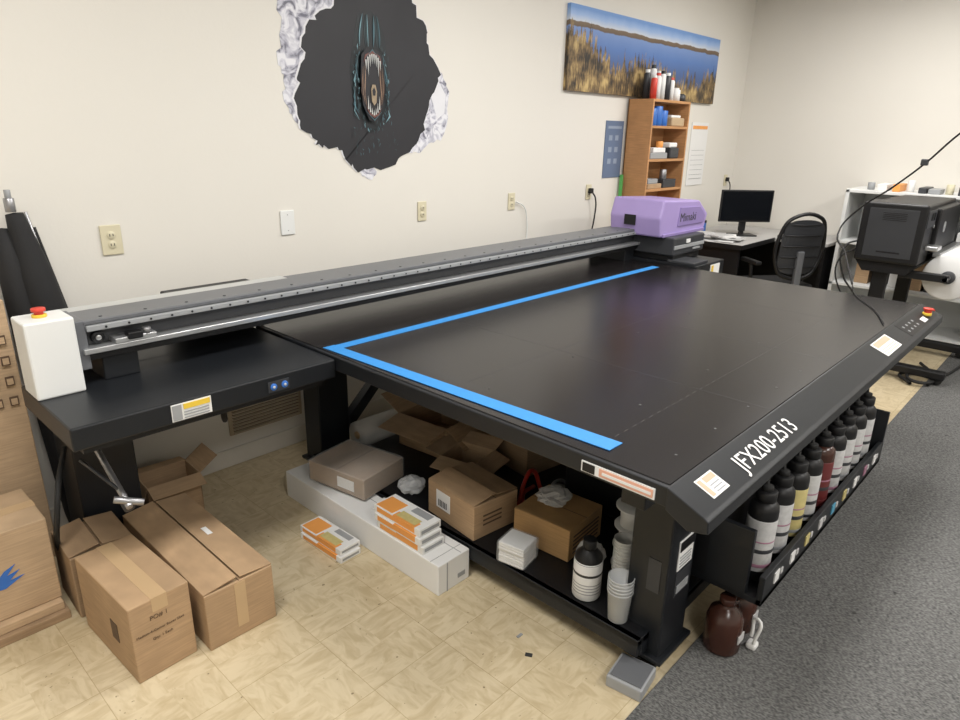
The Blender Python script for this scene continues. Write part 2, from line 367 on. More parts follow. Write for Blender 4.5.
for i in range(9):
    x=2.095+i*.148; y=.625; z=.266
    b.lathe((x,y,z),[(0,0),(.045,0),(.048,.006),(.048,.26),(.046,.275),(.03,.295)],DARK if i!=4 else BROWN)
    b.lathe((x,y,z+.04),[(.0485,0),(.0490,.002),(.0490,.19),(.0485,.192)],[LAB,LAB,YLAB,LAB,DRED,LAB,LAB,LAB,LAB][i])
    b.lathe((x,y,z+.055),[(.0491,0),(.0496,.001),(.0496,.012),(.0491,.013)],[MAG,MID,MID,CHAR,DRED,MAG,MID,CHAR,MID][i])
    b.lathe((x,y,z+.11),[(.0491,0),(.0494,.001),(.0494,.014),(.0491,.015)],CHAR); b.lathe((x,y,z+.15),[(.0491,0),(.0494,.001),(.0494,.005),(.0491,.006)],MAG)
    b.cyl((x,y,z+.293),.034,.035,DARK); b.cyl((x,y,z+.328),.018,.018,RUB); b.tube([(x,y,z+.335),(x+.02,y+.02,z+.38),(x+.04,y+.07,z+.37)],.006,RUB)
b.done()
# ------------------------------------------------------------------ cartons
def carton(name,x0,x1,y0,y1,z0,z1,m=CARD,axis='y',opn=False,txt=None,tape=True,flap=0,fl=(35,-25,30,40)):
    c=B(name); t=.005
    if not opn:
        c.box(x0,x1,y0,y1,z0,z1,m,.004)
        xm=(x0+x1)/2; ym=(y0+y1)/2
        if axis=='y':
            c.box(xm-.0015,xm+.0015,y0+.002,y1-.002,z1-.001,z1+.0004,CLABEL)
            if tape: c.box(xm-.025,xm+.025,y0-.0006,y1+.0006,z1-.05,z1+.001,TAPEP)
        else:
            c.box(x0+.002,x1-.002,ym-.0015,ym+.0015,z1-.001,z1+.0004,CLABEL)
            if tape: c.box(x0-.0006,x1+.0006,ym-.025,ym+.025,z1-.05,z1+.001,TAPEP)
        if flap:
            c.box(x0,xm-.004,y0+.004,y1-.004,z1+.001,z1+.005,m,.001,rot=(0,-flap,0),piv=(x0,ym,z1))
            c.box(xm+.004,x1,y0+.004,y1-.004,z1+.001,z1+.005,m,.001,rot=(0,flap*.6,0),piv=(x1,ym,z1))
    else:
        c.box(x0,x1,y0,y1,z0,z0+t,m); c.box(x0,x0+t,y0,y1,z0,z1,m,.001); c.box(x1-t,x1,y0,y1,z0,z1,m,.001)
        c.box(x0,x1,y0,y0+t,z0,z1,m,.001); c.box(x0,x1,y1-t,y1,z0,z1,m,.001)
        w=(x1-x0)*.45; d=(y1-y0)*.45; e=.003
        c.box(x0-w,x0,y0,y1,z1-e,z1,m,.001,rot=(0,fl[0],0),piv=(x0,y0,z1)) 
        c.box(x1,x1+w,y0,y1,z1-e,z1,m,.001,rot=(0,fl[1],0),piv=(x1,y0,z1))
        c.box(x0,x1,y1,y1+d,z1-e,z1,m,.001,rot=(fl[2],0,0),piv=(x0,y1,z1))
        c.box(x0,x1,y0-d,y0,z1-e,z1,m,.001,rot=(fl[3],0,0),piv=(x0,y0,z1))
    if txt:
        for (s,size,lx,lz) in txt: c.text(s,size,(lx,y0-.0012,lz),(90,0,0),CLABEL)
    return c
c=carton("cardboard_box",.50,.695,1.93,2.34,0,.285,CARD,'y',txt=[("PO# 1",.022,.56,.21),("Medium 4-Corner Boxes 22x6",.0125,.512,.165),("Qty: 1 Each",.014,.56,.135)])
c.box(.498,.501,2.04,2.09,.10,.17,CLABEL); c.done(rotz=3)
c=carton("cardboard_box",.735,.985,1.90,2.60,0,.222,CARD,'y',flap=7,tape=False)
c.box(.84,.88,1.8985,1.9,.04,.215,TAPEP); c.box(.905,.925,2.22,2.28,.2335,.2345,PAPER,rot=(0,4,0)); c.done()
carton("cardboard_box",.49,.70,2.385,2.62,0,.25,CARDD,'y',flap=9,tape=False).done(rotz=-2)
c=carton("open_carton",.90,1.13,2.76,2.93,0,.21,CARD,opn=True,fl=(-70,-35,-10,20)); c.done(rotz=-3)
c=B("flattened_carton"); c.box(.0,.465,2.42,2.80,0,.033,CARDD,.003); c.box(.02,.455,2.44,2.79,.034,.066,CARD2,.003); c.done()
c=carton("shipping_box",.03,.46,2.47,2.76,.0675,.395,CARD2,'x')
c.prism([(.255,.19),(.31,.25),(.345,.265),(.315,.23),(.355,.24),(.32,.21),(.365,.215),(.305,.185)],'xz',2.4675,2.4695,BLUEP); c.done()
c=B("leaning_cartons")
c.box(.20,.545,2.98,3.02,0,1.10,CARD,.004,rot=(-2.0,0,0)); c.box(.18,.555,2.88,2.94,0,1.08,CARD2,.004,rot=(-1.5,0,0))
for z in (.68,.76,.84,.92):
    for x in (.455,.505): c.box(x,x+.028,2.876,2.880,z,z+.035,CLABEL,rot=(-1.5,0,0)); c.box(x+.004,x+.024,2.8745,2.879,z+.004,z+.028,CARD2,rot=(-1.5,0,0))
c.done()
f=B("rolled_fabric")
f.lathe((.82,3.01,0.0),[(0,0),(.06,0),(.07,.1),(.068,.5),(.075,.9),(.065,1.15),(.035,1.34),(.03,1.38),(0,1.385)],FABRIC,axis=(-.11,0.0,1),seg=20)
f.lathe((.70,3.02,0.0),[(0,0),(.05,0),(.06,.1),(.06,.9),(.05,1.2),(.02,1.32),(0,1.325)],FABRIC,axis=(-.06,0.0,1),seg=20)
f.rod((.93,3.05,0),(.72,3.07,1.37),.006,STEEL); f.rod((.97,3.05,0),(.74,3.07,1.31),.005,RUB)
f.cyl((.66,3.01,1.38),.018,.05,STEEL); f.cyl((.66,3.01,1.43),.011,.03,MID)
f.done()
# ------------------------------------------------------------------ items around the lower shelf
c=B("long_white_box"); c.box(1.475,1.645,1.555,2.62,0,.135,PAPER,.004); c.box(1.476,1.644,1.60,1.602,.1345,.136,MID); c.box(1.60,1.603,1.56,2.6,.1348,.1357,MID)
c.box(1.58,1.62,1.5535,1.556,.03,.05,MID); c.box(1.52,1.525,1.5535,1.556,.0,.13,MID); c.done()
def smallbox(name,x0,x1,y0,y1,z0,n,h,top,rot=0):
    c=B(name)
    for i in range(n):
        o=random.uniform(-.008,.008); a=z0+i*h; j=i*.012
        c.box(x0+o,x1+o,y0+j,y1+j,a,a+h-.001,PAPER,.002)
        c.box(x0+o-.0005,x0+o+.035,y0+j+.03,y0+j+.16,a+h*.2,a+h-.0005,top); c.box(x0+o+.01,x1+o-.01,y0+j-.0006,y0+j,a+.008,a+h-.01,MID)
        c.box(x0+o-.001,x0+o,y1+j-.12,y1+j-.02,a+.006,a+h-.006,top)
    j=(n-1)*.012; zt=z0+n*h
    c.box(x0+.005+o,x0+.09+o,y0+.17+j,y1-.01+j,zt-.002,zt+.0004,top); c.box(x0+.01+o,x0+.05+o,y0+.04+j,y0+.15+j,zt-.002,zt+.0004,YLAB); c.box(x0+.07+o,x1-.008+o,y0+.03+j,y0+.13+j,zt-.002,zt+.0004,MID)
    return c.done(rotz=rot)
smallbox("product_box_stack",1.485,1.60,1.65,1.93,.1355,3,.033,ORG,0)
smallbox("product_box_stack",1.335,1.44,1.99,2.27,0,2,.028,ORG,2)
c=carton("cardboard_box",1.53,1.80,2.14,2.48,.1465,.245,CARDD,'x',tape=False); c.box(1.528,1.531,2.2,2.3,.17,.22,PAPER); c.box(1.525,1.805,2.135,2.485,.1465,.252,WRAP,.01); c.done(rotz=10)
c=B("packing_slip"); c.box(1.56,1.66,1.98,2.07,.136,.146,PAPER,.003); c.box(1.57,1.64,1.99,2.05,.146,.147,MID); c.done(rotz=20)
c=carton("cardboard_box",1.69,1.93,1.55,1.85,.1465,.30,CARD,'y',flap=10,tape=False)
c.box(1.688,1.691,1.70,1.79,.20,.28,PAPER)
for j in range(6): c.box(1.687,1.689,1.72+j*.01,1.725+j*.01,.21,.24,INK)
for j in range(3): c.box(1.74,1.84,1.5485,1.5505,.20+j*.02,.207+j*.02,CLABEL)
c.done(rotz=-6)
c=carton("cardboard_box",1.82,2.07,1.22,1.48,.1465,.285,ORCARD,'y',tape=False)
for j in range(5): c.box(1.85,2.04,1.218,1.2205,.17+j*.018,.176+j*.018,CLABEL)
c.done(rotz=4)
c=B("crumpled_wrap")
bm=bmesh.new(); bmesh.ops.create_icosphere(bm,subdivisions=3,radius=.07)
for v in bm.verts: v.co*=1+random.uniform(-.16,.16); v.co.z*=.4
c._add(bm,CLEAR,Matrix.Translation((1.95,1.38,.318)),False); c.done()
carton("open_carton",2.06,2.40,2.15,2.47,.1465,.32,CARD,opn=True,fl=(-10,-25,30,35)).done(rotz=6)
carton("open_carton",2.25,2.60,1.72,2.00,.1465,.36,CARDD,opn=True,fl=(20,-25,20,25)).done(rotz=-8)
carton("open_carton",1.95,2.14,1.86,2.05,.1465,.27,CARD2,opn=True,fl=(-15,-15,10,20)).done(rotz=12)
c=B("bubble_wrap_roll"); c.lathe((1.86,2.56,.2175),[(0,0),(.07,0),(.07,.35),(0,.35)],CLEAR,axis=(1,0,0),seg=28); c.lathe((1.855,2.56,.2175),[(.0,0),(.02,0),(.02,.36),(0,.36)],CARDD,axis=(1,0,0),seg=16); c.done()
c=B("equipment_case"); c.box(2.22,2.60,1.15,1.52,.1465,.36,DARK,.01); c.box(2.21,2.61,1.14,1.53,.33,.35,CHAR,.004); c.tube([(2.3,1.14,.25),(2.32,1.11,.26),(2.42,1.11,.26),(2.44,1.14,.25)],.008,CHAR); c.done()
c=B("paper_bundle")
for i in range(5): c.box(2.26+i*.01,2.55-i*.005,1.2,1.42,.3615+i*.012,.3615+i*.012+.011,random.choice([PAPER,LAB,CARD2]),.002,rot=(0,0,random.uniform(-8,8)))
c.done()
c=B("red_strap"); c.tube([(2.00,1.60,.156),(2.06,1.62,.24),(2.14,1.64,.26),(2.18,1.62,.16)],.010,RED); c.tube([(1.99,1.56,.156),(2.08,1.64,.165),(2.18,1.66,.155)],.010,RED); c.done()
c=B("bundled_wire"); c.tube([(2.12,1.52,.155),(2.2,1.56,.19),(2.3,1.56,.16),(2.25,1.58,.19),(2.14,1.55,.17)],.007,MID); c.done()
c=B("parts_bag")
bm=bmesh.new(); bmesh.ops.create_icosphere(bm,subdivisions=3,radius=.06)
for v in bm.verts: v.co*=1+random.uniform(-.14,.14); v.co.z*=.6
c._add(bm,CLEAR,Matrix.Translation((1.76,2.03,.185)),False); c.done()
c=B("tissue_pack")
for i in range(8): c.box(1.66+random.uniform(-.004,.004),1.765+random.uniform(-.004,.004),1.31,1.42,.148+i*.011,.148+i*.011+.0105,PAPER,.004)
c.box(1.652,1.772,1.302,1.428,.1465,.240,WRAP,.012); c.done(rotz=10)
b=B("solvent_bottle")
b.lathe((1.73,1.06,.1465),[(0,0),(.046,0),(.05,.006),(.05,.15)],WHITE)
b.lathe((1.73,1.06,.160),[(.0502,0),(.0508,.001),(.0508,.13),(.0502,.131)],PAPER)
for q in range(4): b.lathe((1.73,1.06,.175+q*.012),[(.0509,0),(.0511,.001),(.0511,.003),(.0509,.004)],MID)
b.lathe((1.73,1.06,.245),[(.0509,0),(.0512,.001),(.0512,.009),(.0509,.010)],INK)
b.lathe((1.73,1.06,.290),[(.0502,0),(.0502,.001),(.047,.022),(.026,.045),(.02,.05)],DARK); b.cyl((1.73,1.06,.338),.024,.035,DARK); b.done()
def cups(name,x,y,n,m,r=.042):
    c=B(name)
    for i in range(n):
        z=.1465+i*.013
        c.lathe((x,y,z),[(r*.78,.0),(r*.80,.001),(r,.11),(r*1.06,.112),(r*1.06,.116),(r*.97,.116),(r*.76,.004)],m)
    return c.done()
cups("plastic_cup_stack",1.70,.91,5,CLEAR); cups("plastic_cup_stack",1.81,.97,10,WHITE,.036)
b=B("spool")
for z in (.1465,.23,.315): b.cyl((1.99,1.04,z),.07,.006,WHITE,seg=32); b.cyl((1.99,1.04,z),.05,.082,WHITE)
b.cyl((1.99,1.04,.397),.07,.006,WHITE,seg=32); b.done()
b=B("crumpled_plastic_bag")
bm=bmesh.new(); bmesh.ops.create_icosphere(bm,subdivisions=3,radius=.05)
for v in bm.verts: v.co*=1+random.uniform(-.16,.16); v.co.z*=1.3
b._add(bm,CLEAR,Matrix.Translation((1.84,1.12,.220)),False); b.done()
def jug(x,y,s=1):
    b=B("brown_jug")
    b.lathe((x,y,.0065),[(0,0),(.056*s,0),(.062*s,.01),(.062*s,.12*s),(.053*s,.15*s),(.03*s,.168*s),(.022*s,.176*s),(.022*s,.185*s)],BROWN)
    b.cyl((x,y,.188*s),.027*s,.026*s,BROWN); b.tube([(x+.03,y-.01,.175*s),(x+.065,y-.015,.16*s),(x+.062,y-.01,.10*s)],.008,BROWN)
    b.box(x-.02,x+.025,y-.064*s,y-.060*s,.06,.09,LAB); return b.done()
jug(1.985,.655,1); jug(2.13,.66,.95)
c=B("rag"); c.tube([(2.055,.58,.05),(2.065,.57,.12),(2.045,.565,.03)],.006,PAPER); c.box(2.035,2.075,.555,.59,.0065,.03,PAPER,.008); c.done()
c=B("foam_block"); c.box(1.56,1.69,.738,.86,.0,.045,MID,.006); c.box(1.57,1.68,.745,.85,.045,.05,GREY,.002); c.done(rotz=8)
c=B("floor_debris"); c.box(1.475,1.49,1.10,1.125,0,.004,INK,.001,rot=(0,0,30)); c.box(1.52,1.545,1.19,1.20,0,.003,MID); c.done()
# ------------------------------------------------------------------ wall things
def outlet(x,z,name="wall_outlet",rx=.035,rz=.058,m=LCREAM,duplex=True,plug=False):
    o=B(name); y=3.0985
    o.box(x-rx,x+rx,y-.007,y,z-rz,z+rz,m,.003)
    if duplex:
        for dz in (-.02,.02):
            o.cyl((x,y-.006,z+dz),.017,.004,m,axis=(0,-1,0))
            o.box(x-.008,x-.005,y-.0115,y-.009,z+dz-.004,z+dz+.006,INK); o.box(x+.005,x+.008,y-.0115,y-.009,z+dz-.004,z+dz+.006,INK)
    else:
        o.cyl((x,y-.006,z+.04),.003,.002,MID,axis=(0,-1,0),seg=8); o.cyl((x,y-.006,z-.04),.003,.002,MID,axis=(0,-1,0),seg=8)
    if plug:
        o.box(x-.015,x+.02,y-.04,y-.008,z-.01,z+.03,RUB,.005)
        o.tube([(x+.01,y-.035,z),(x+.05,y-.04,z-.05),(x+.07,y-.03,z-.2),(x+.02,y-.03,z-.38)],.006,RUB)
    o.done()
outlet(1.02,1.23,rx=.042,rz=.063); outlet(1.87,1.235,"blank_wall_plate",.04,.062,WHITE,False); outlet(2.80,1.23); outlet(3.64,1.24); outlet(4.58,1.26,plug=True); outlet(7.12,1.26,plug=True)
o=B("outlet_cord"); o.tube([(3.68,3.085,1.235),(3.76,3.08,1.2),(3.80,3.08,1.1),(3.80,3.08,.9)],.004,WHITE); o.done()
v=B("wall_vent"); v.box(1.44,1.87,3.085,3.0985,.17,.35,mat("vent_tan",(.42,.34,.24),.5),.004)
VS=mat("vent_slat",(.52,.45,.35),.5); 
for i in range(9): v.box(1.46,1.85,3.074,3.09,.183+i*.018,.189+i*.018,VS,.001,rot=(30,0,0)); v.box(1.46,1.85,3.084,3.0855,.190+i*.018,.197+i*.018,CLABEL)
v.done()
# mural
def plaster():
    m,nt,b=nodes("torn_plaster_print")
    tc=N(nt,"ShaderNodeTexCoord"); n1=N(nt,"ShaderNodeTexNoise"); n1.inputs["Scale"].default_value=16; n1.inputs["Detail"].default_value=10; n1.inputs["Distortion"].default_value=1.5
    r=N(nt,"ShaderNodeValToRGB"); e=r.color_ramp.elements; e[0].position=.34; e[0].color=(.16,.16,.20,1); e[1].position=.58; e[1].color=(.72,.72,.76,1)
    k=e.new(.45); k.color=(.46,.46,.53,1)
    nt.links.new(tc.outputs["Object"],n1.inputs["Vector"]); nt.links.new(n1.outputs["Fac"],r.inputs[0]); nt.links.new(r.outputs[0],b.inputs["Base Color"]); b.inputs["Roughness"].default_value=.7
    return m
PL=plaster(); MB=mat("mural_black",(.017,.017,.021),.6,0,.3,4); RIM=mat("torn_rim_white",(.70,.70,.73),.7)
HEAD=mat("creature_skin",(.005,.009,.012),.5,0,.6,18)
T0=mat("creature_glint_faint",(.012,.026,.032),.5); T1=mat("creature_glint_dark",(.022,.05,.06),.5); T2=mat("creature_glint_mid",(.05,.12,.15),.5); T3=mat("creature_glint_bright",(.18,.33,.38),.5)
M1=mat("creature_tendon",(.26,.17,.115),.5,0,.4,40); M2=mat("creature_tendon_dark",(.07,.035,.025),.5); GUM=mat("creature_gum",(.16,.06,.05),.5,0,.4,20); TEETH=mat("creature_teeth",(.55,.56,.55),.5); JAW=mat("creature_jaw",(.30,.23,.15),.5,0,.5,50)
mu=B("wall_mural")
def jag(pts,amp=.012,n=4):
    out=[]
    for i,a in enumerate(pts):
        b_=pts[(i+1)%len(pts)]
        for k in range(n):
            t=k/n; out.append((a[0]+(b_[0]-a[0])*t+(random.uniform(-amp,amp) if k else 0),a[1]+(b_[1]-a[1])*t+(random.uniform(-amp,amp) if k else 0)))
    return out
blk=[(2.27,2.34),(2.36,2.52),(2.52,2.58),(2.66,2.52),(2.74,2.36),(2.84,2.26),(2.86,2.16),(2.96,2.01),(2.89,1.90),(2.85,1.80),(2.83,1.70),(2.73,1.60),(2.62,1.54),(2.49,1.48),(2.33,1.47),(2.25,1.54),(2.21,1.59),(2.11,1.60),(2.05,1.65),(1.98,1.71),(1.97,1.80),(1.98,1.92),(2.03,2.02),(2.02,2.10),(2.07,2.20),(2.17,2.26)]
mu.prism(jag([(1.90,2.30),(1.91,2.14),(1.88,2.00),(1.91,1.94),(1.90,1.82),(1.94,1.76),(1.98,1.70),(2.05,1.71),(2.06,1.82),(2.10,2.0),(2.1,2.1),(2.2,2.25),(2.35,2.36),(2.25,2.46),(2.05,2.44)]),'xz',3.0978,3.0993,PL)
mu.prism(jag([(2.90,2.03),(2.97,2.02),(3.03,1.92),(3.01,1.73),(2.96,1.64),(2.88,1.63),(2.79,1.57),(2.70,1.57),(2.75,1.75),(2.82,1.9)]),'xz',3.0978,3.0993,PL)
mu.prism([(2.86,1.93),(2.93,1.99),(3.0,1.90),(2.99,1.80),(2.93,1.76),(2.90,1.84)],'xz',3.0972,3.0977,RIM)
mu.prism([(2.74,1.60),(2.86,1.72),(2.90,1.70),(2.84,1.62),(2.78,1.58)],'xz',3.0972,3.0977,PL)
mu.prism(jag([(2.33,1.50),(2.36,1.45),(2.43,1.43),(2.46,1.47),(2.43,1.52)],.006),'xz',3.0978,3.0993,PL)
jb=jag(blk,.02,4)
mu.prism([(x-.010 if x<2.4 else x+.003,z+.003) for x,z in jb],'xz',3.0968,3.0971,RIM)
mu.prism(jb,'xz',3.0960,3.0966,MB)
yy=[3.0956]
def lay(pts,m,step=True):
    mu.prism(pts,'xz',yy[0]-.0003,yy[0],m)
    if step: yy[0]-=.0004
lay([(2.345,2.20),(2.36,2.25),(2.40,2.285),(2.45,2.285),(2.50,2.25),(2.535,2.18),(2.555,2.08),(2.56,1.96),(2.54,1.83),(2.49,1.70),(2.42,1.68),(2.36,1.76),(2.31,1.87),(2.30,1.99),(2.32,2.09)],HEAD)
R2=random.Random(5)
def streak(pts,w,m,step=True):
    n=len(pts); up=[];lo_=[]
    for k,(x,z) in enumerate(pts):
        t=k/(n-1); ww=w*math.sin(math.pi*t)+.0004
        a=pts[min(k+1,n-1)]; b_=pts[max(k-1,0)]; dx=a[0]-b_[0]; dz=a[1]-b_[1]; d=math.hypot(dx,dz) or 1
        up.append((x-dz/d*ww,z+dx/d*ww)); lo_.append((x+dz/d*ww,z-dx/d*ww))
    lay(up+lo_[::-1],m,step)
# glossy dome: broad soft bands running over the crown
for q,(o,w_,m) in enumerate([(-.055,.012,T0),(.055,.012,T0),(-.02,.010,T0),(.03,.009,T0),(-.060,.006,T1),(.066,.006,T1),(-.012,.005,T1),(.028,.005,T2),(-.064,.0025,T3),(.070,.0025,T2),(-.006,.002,T3)]):
    pts=[(2.43+o*(.35+.65*math.sin(math.pi*(.5-.42*t)))+.02*t*(1 if o>0 else -.3), 2.11+.155*t) for t in [k/8 for k in range(9)]]
    streak(pts,w_,m)
for s in (-1,1):
    for q in range(9):
        a=.092+q*.004; z0=2.08-q*.035; ln=.05+R2.random()*.05
        x0=2.435+s*(a-.02*abs(z0-1.95)/.2)
        streak([(x0,z0),(x0+s*.010,z0-ln*.5),(x0+s*.001-s*.02*(1 if z0<1.9 else 0),z0-ln)],R2.uniform(.002,.006),R2.choice([T1,T2,T0,T3]))
for i in range(90):
    z=R2.uniform(1.68,2.10); zc=(z-1.95)/.28; half=.122*math.sqrt(max(0.05,1-zc*zc)); s=R2.choice([-1,1]); x=2.435+s*half*R2.uniform(.72,1.0)
    l=R2.uniform(.008,.03); streak([(x,z),(x+R2.uniform(-.006,.006),z+l*.5),(x+R2.uniform(-.008,.008),z+l)],R2.uniform(.001,.003),R2.choice([T0,T1,T1,T2,T3]),i%8==0)
for i in range(45):
    x=2.30+R2.random()*.30; z=1.56+R2.random()*.17; l=R2.uniform(.008,.03); streak([(x,z),(x+.002,z+l*.5),(x+R2.uniform(-.01,.01),z+l)],.0015,R2.choice([T0,T1,T2]),i%8==0)
# gaping jaws
lay([(2.365,2.07),(2.40,2.10),(2.47,2.10),(2.505,2.07),(2.515,1.95),(2.505,1.82),(2.455,1.735),(2.405,1.745),(2.365,1.82),(2.355,1.95)],MB)
for s in (-1,1):
    for q in range(4):
        x=2.435+s*(.048+q*.0075); top=2.035-q*.012; bot=1.80+q*.012; wv=R2.uniform(-.005,.005)
        streak([(x,top),(x+s*.005+wv,(top*2+bot)/3),(x+s*.004-wv,(top+bot*2)/3),(x-s*.008,bot)],[.003,.0022,.0018,.0025][q],[M1,M2,M1,M2][q])
streak([(2.375,2.03),(2.39,2.065),(2.435,2.083),(2.48,2.065),(2.497,2.03)],.007,GUM); streak([(2.385,2.05),(2.435,2.096),(2.488,2.05)],.003,T2)
streak([(2.385,1.81),(2.41,1.775),(2.437,1.765),(2.465,1.775),(2.487,1.81)],.007,GUM); streak([(2.38,1.79),(2.437,1.745),(2.49,1.79)],.003,T2)
lay([(2.418,1.90),(2.428,1.925),(2.448,1.925),(2.458,1.89),(2.452,1.835),(2.437,1.82),(2.422,1.84)],JAW)
lay([(2.426,1.895),(2.438,1.912),(2.449,1.893),(2.445,1.87),(2.43,1.87)],MB)
for i in range(8):
    x=2.384+i*.0135; h=[.05,.095,.06,.05,.05,.06,.095,.05][i]; z=[2.045,2.06,2.07,2.075,2.075,2.07,2.06,2.045][i]
    lay([(x,z),(x+.0095,z),(x+.006,z-h)],TEETH,False)
for i in range(7):
    x=2.393+i*.0125; h=[.07,.05,.035,.03,.035,.05,.07][i]; z=[1.80,1.785,1.775,1.77,1.775,1.785,1.80][i]
    lay([(x,z),(x+.0085,z),(x+.004,z+h)],TEETH,False)
mu.done()
# landscape picture
def landscape():
    m,nt,b=nodes("lake_landscape_print")
    L=nt.links.new
    tc=N(nt,"ShaderNodeTexCoord"); sp=N(nt,"ShaderNodeSeparateXYZ"); L(tc.outputs["Generated"],sp.inputs[0])
    mp0=N(nt,"ShaderNodeMapping"); mp0.inputs["Scale"].default_value=(9,1,1); L(tc.outputs["Generated"],mp0.inputs[0])
    nz=N(nt,"ShaderNodeTexNoise"); nz.inputs["Scale"].default_value=2; nz.inputs["Detail"].default_value=6; L(mp0.outputs[0],nz.inputs["Vector"])
    ma=N(nt,"ShaderNodeMath",operation='MULTIPLY_ADD'); ma.inputs[1].default_value=.07; L(nz.outputs["Fac"],ma.inputs[0]); L(sp.outputs["Z"],ma.inputs[2])
    r=N(nt,"ShaderNodeValToRGB"); e=r.color_ramp.elements
    e[0].position=0; e[0].color=(.03,.05,.08,1); e[1].position=1; e[1].color=(.16,.30,.60,1)
    for ps,c in ((.40,(.06,.11,.26)),(.60,(.09,.18,.43)),(.78,(.17,.27,.52)),(.79,(.13,.09,.06)),(.84,(.17,.12,.08)),(.85,(.55,.60,.68)),(.92,(.32,.45,.70))):
        k=e.new(ps); k.color=(*c,1)
    L(ma.outputs[0],r.inputs[0])
    mp=N(nt,"ShaderNodeMapping"); mp.inputs["Scale"].default_value=(170,1,7); mp.inputs["Rotation"].default_value=(0,.02,0); L(tc.outputs["Generated"],mp.inputs[0])
    rn=N(nt,"ShaderNodeTexNoise"); rn.inputs["Scale"].default_value=1; rn.inputs["Detail"].default_value=4; rn.inputs["Roughness"].default_value=.6; L(mp.outputs[0],rn.inputs["Vector"])
    bigc=N(nt,"ShaderNodeTexNoise"); bigc.inputs["Scale"].default_value=1; bigc.inputs["Detail"].default_value=3; mp3=N(nt,"ShaderNodeMapping"); mp3.inputs["Scale"].default_value=(16,1,4); L(tc.outputs["Generated"],mp3.inputs[0]); L(mp3.outputs[0],bigc.inputs["Vector"])
    av=N(nt,"ShaderNodeMath",operation='MULTIPLY_ADD'); av.inputs[1].default_value=.6; L(bigc.outputs["Fac"],av.inputs[0])
    hf=N(nt,"ShaderNodeMath",operation='MULTIPLY'); hf.inputs[1].default_value=.45; L(rn.outputs["Fac"],hf.inputs[0]); L(hf.outputs[0],av.inputs[2])
    rc=N(nt,"ShaderNodeValToRGB"); e=rc.color_ramp.elements; e[0].position=.44; e[0].color=(.025,.02,.015,1); e[1].position=.66; e[1].color=(.55,.40,.17,1); k=e.new(.54); k.color=(.20,.13,.055,1)
    L(av.outputs[0],rc.inputs[0])
    ed=N(nt,"ShaderNodeTexNoise"); ed.inputs["Scale"].default_value=1; ed.inputs["Detail"].default_value=5; ed.inputs["Roughness"].default_value=.75; mp2=N(nt,"ShaderNodeMapping"); mp2.inputs["Scale"].default_value=(60,1,1.6); L(tc.outputs["Generated"],mp2.inputs[0]); L(mp2.outputs[0],ed.inputs["Vector"])
    cr=N(nt,"ShaderNodeValToRGB"); e=cr.color_ramp.elements; e[0].position=0; e[0].color=(.72,.72,.72,1); e[1].position=1; e[1].color=(.46,.46,.46,1)
    for ps,vv in ((.10,.64),(.20,.40),(.28,.32),(.38,.44),(.48,.46),(.6,.32),(.75,.26),(.88,.30)): k=e.new(ps); k.color=(vv,vv,vv,1)
    L(sp.outputs["X"],cr.inputs[0])
    h2=N(nt,"ShaderNodeMath",operation='MULTIPLY_ADD'); h2.inputs[1].default_value=1.3; L(ed.outputs["Fac"],h2.inputs[0])
    h3=N(nt,"ShaderNodeMath",operation='SUBTRACT'); L(cr.outputs[0],h3.inputs[0]); h3.inputs[1].default_value=.62; L(h3.outputs[0],h2.inputs[2])
    lt=N(nt,"ShaderNodeMath",operation='LESS_THAN'); L(sp.outputs["Z"],lt.inputs[0]); L(h2.outputs[0],lt.inputs[1])
    mx=N(nt,"ShaderNodeMix",data_type='RGBA'); L(lt.outputs[0],mx.inputs[0]); L(r.outputs[0],mx.inputs[6]); L(rc.outputs[0],mx.inputs[7])
    L(mx.outputs[2],b.inputs["Base Color"]); b.inputs["Roughness"].default_value=.6
    return m
B("landscape_canvas").box(4.17,6.54,3.068,3.0985,1.99,2.55,landscape()).done()
c=B("blue_poster"); PB=mat("poster_blue",(.12,.17,.27),.5); PP=mat("poster_pale",(.26,.32,.42),.5); c.box(4.76,5.02,3.094,3.0985,1.36,1.80,PB)
for j in range(3):
    for i in range(2): c.box(4.81+i*.09,4.86+i*.09,3.092,3.0945,1.47+j*.09,1.51+j*.09,PP)
c.box(4.79,4.99,3.092,3.0945,1.74,1.76,PP); c.done()
c=B("wall_calendar"); c.box(6.22,6.56,3.092,3.0985,1.24,1.82,PAPER); c.box(6.24,6.54,3.089,3.093,1.76,1.79,ORG); c.box(6.26,6.52,3.089,3.093,1.30,1.305,MID)
for j in range(6): c.box(6.26,6.52,3.0895,3.093,1.34+j*.045,1.343+j*.045,MID)
c.done()
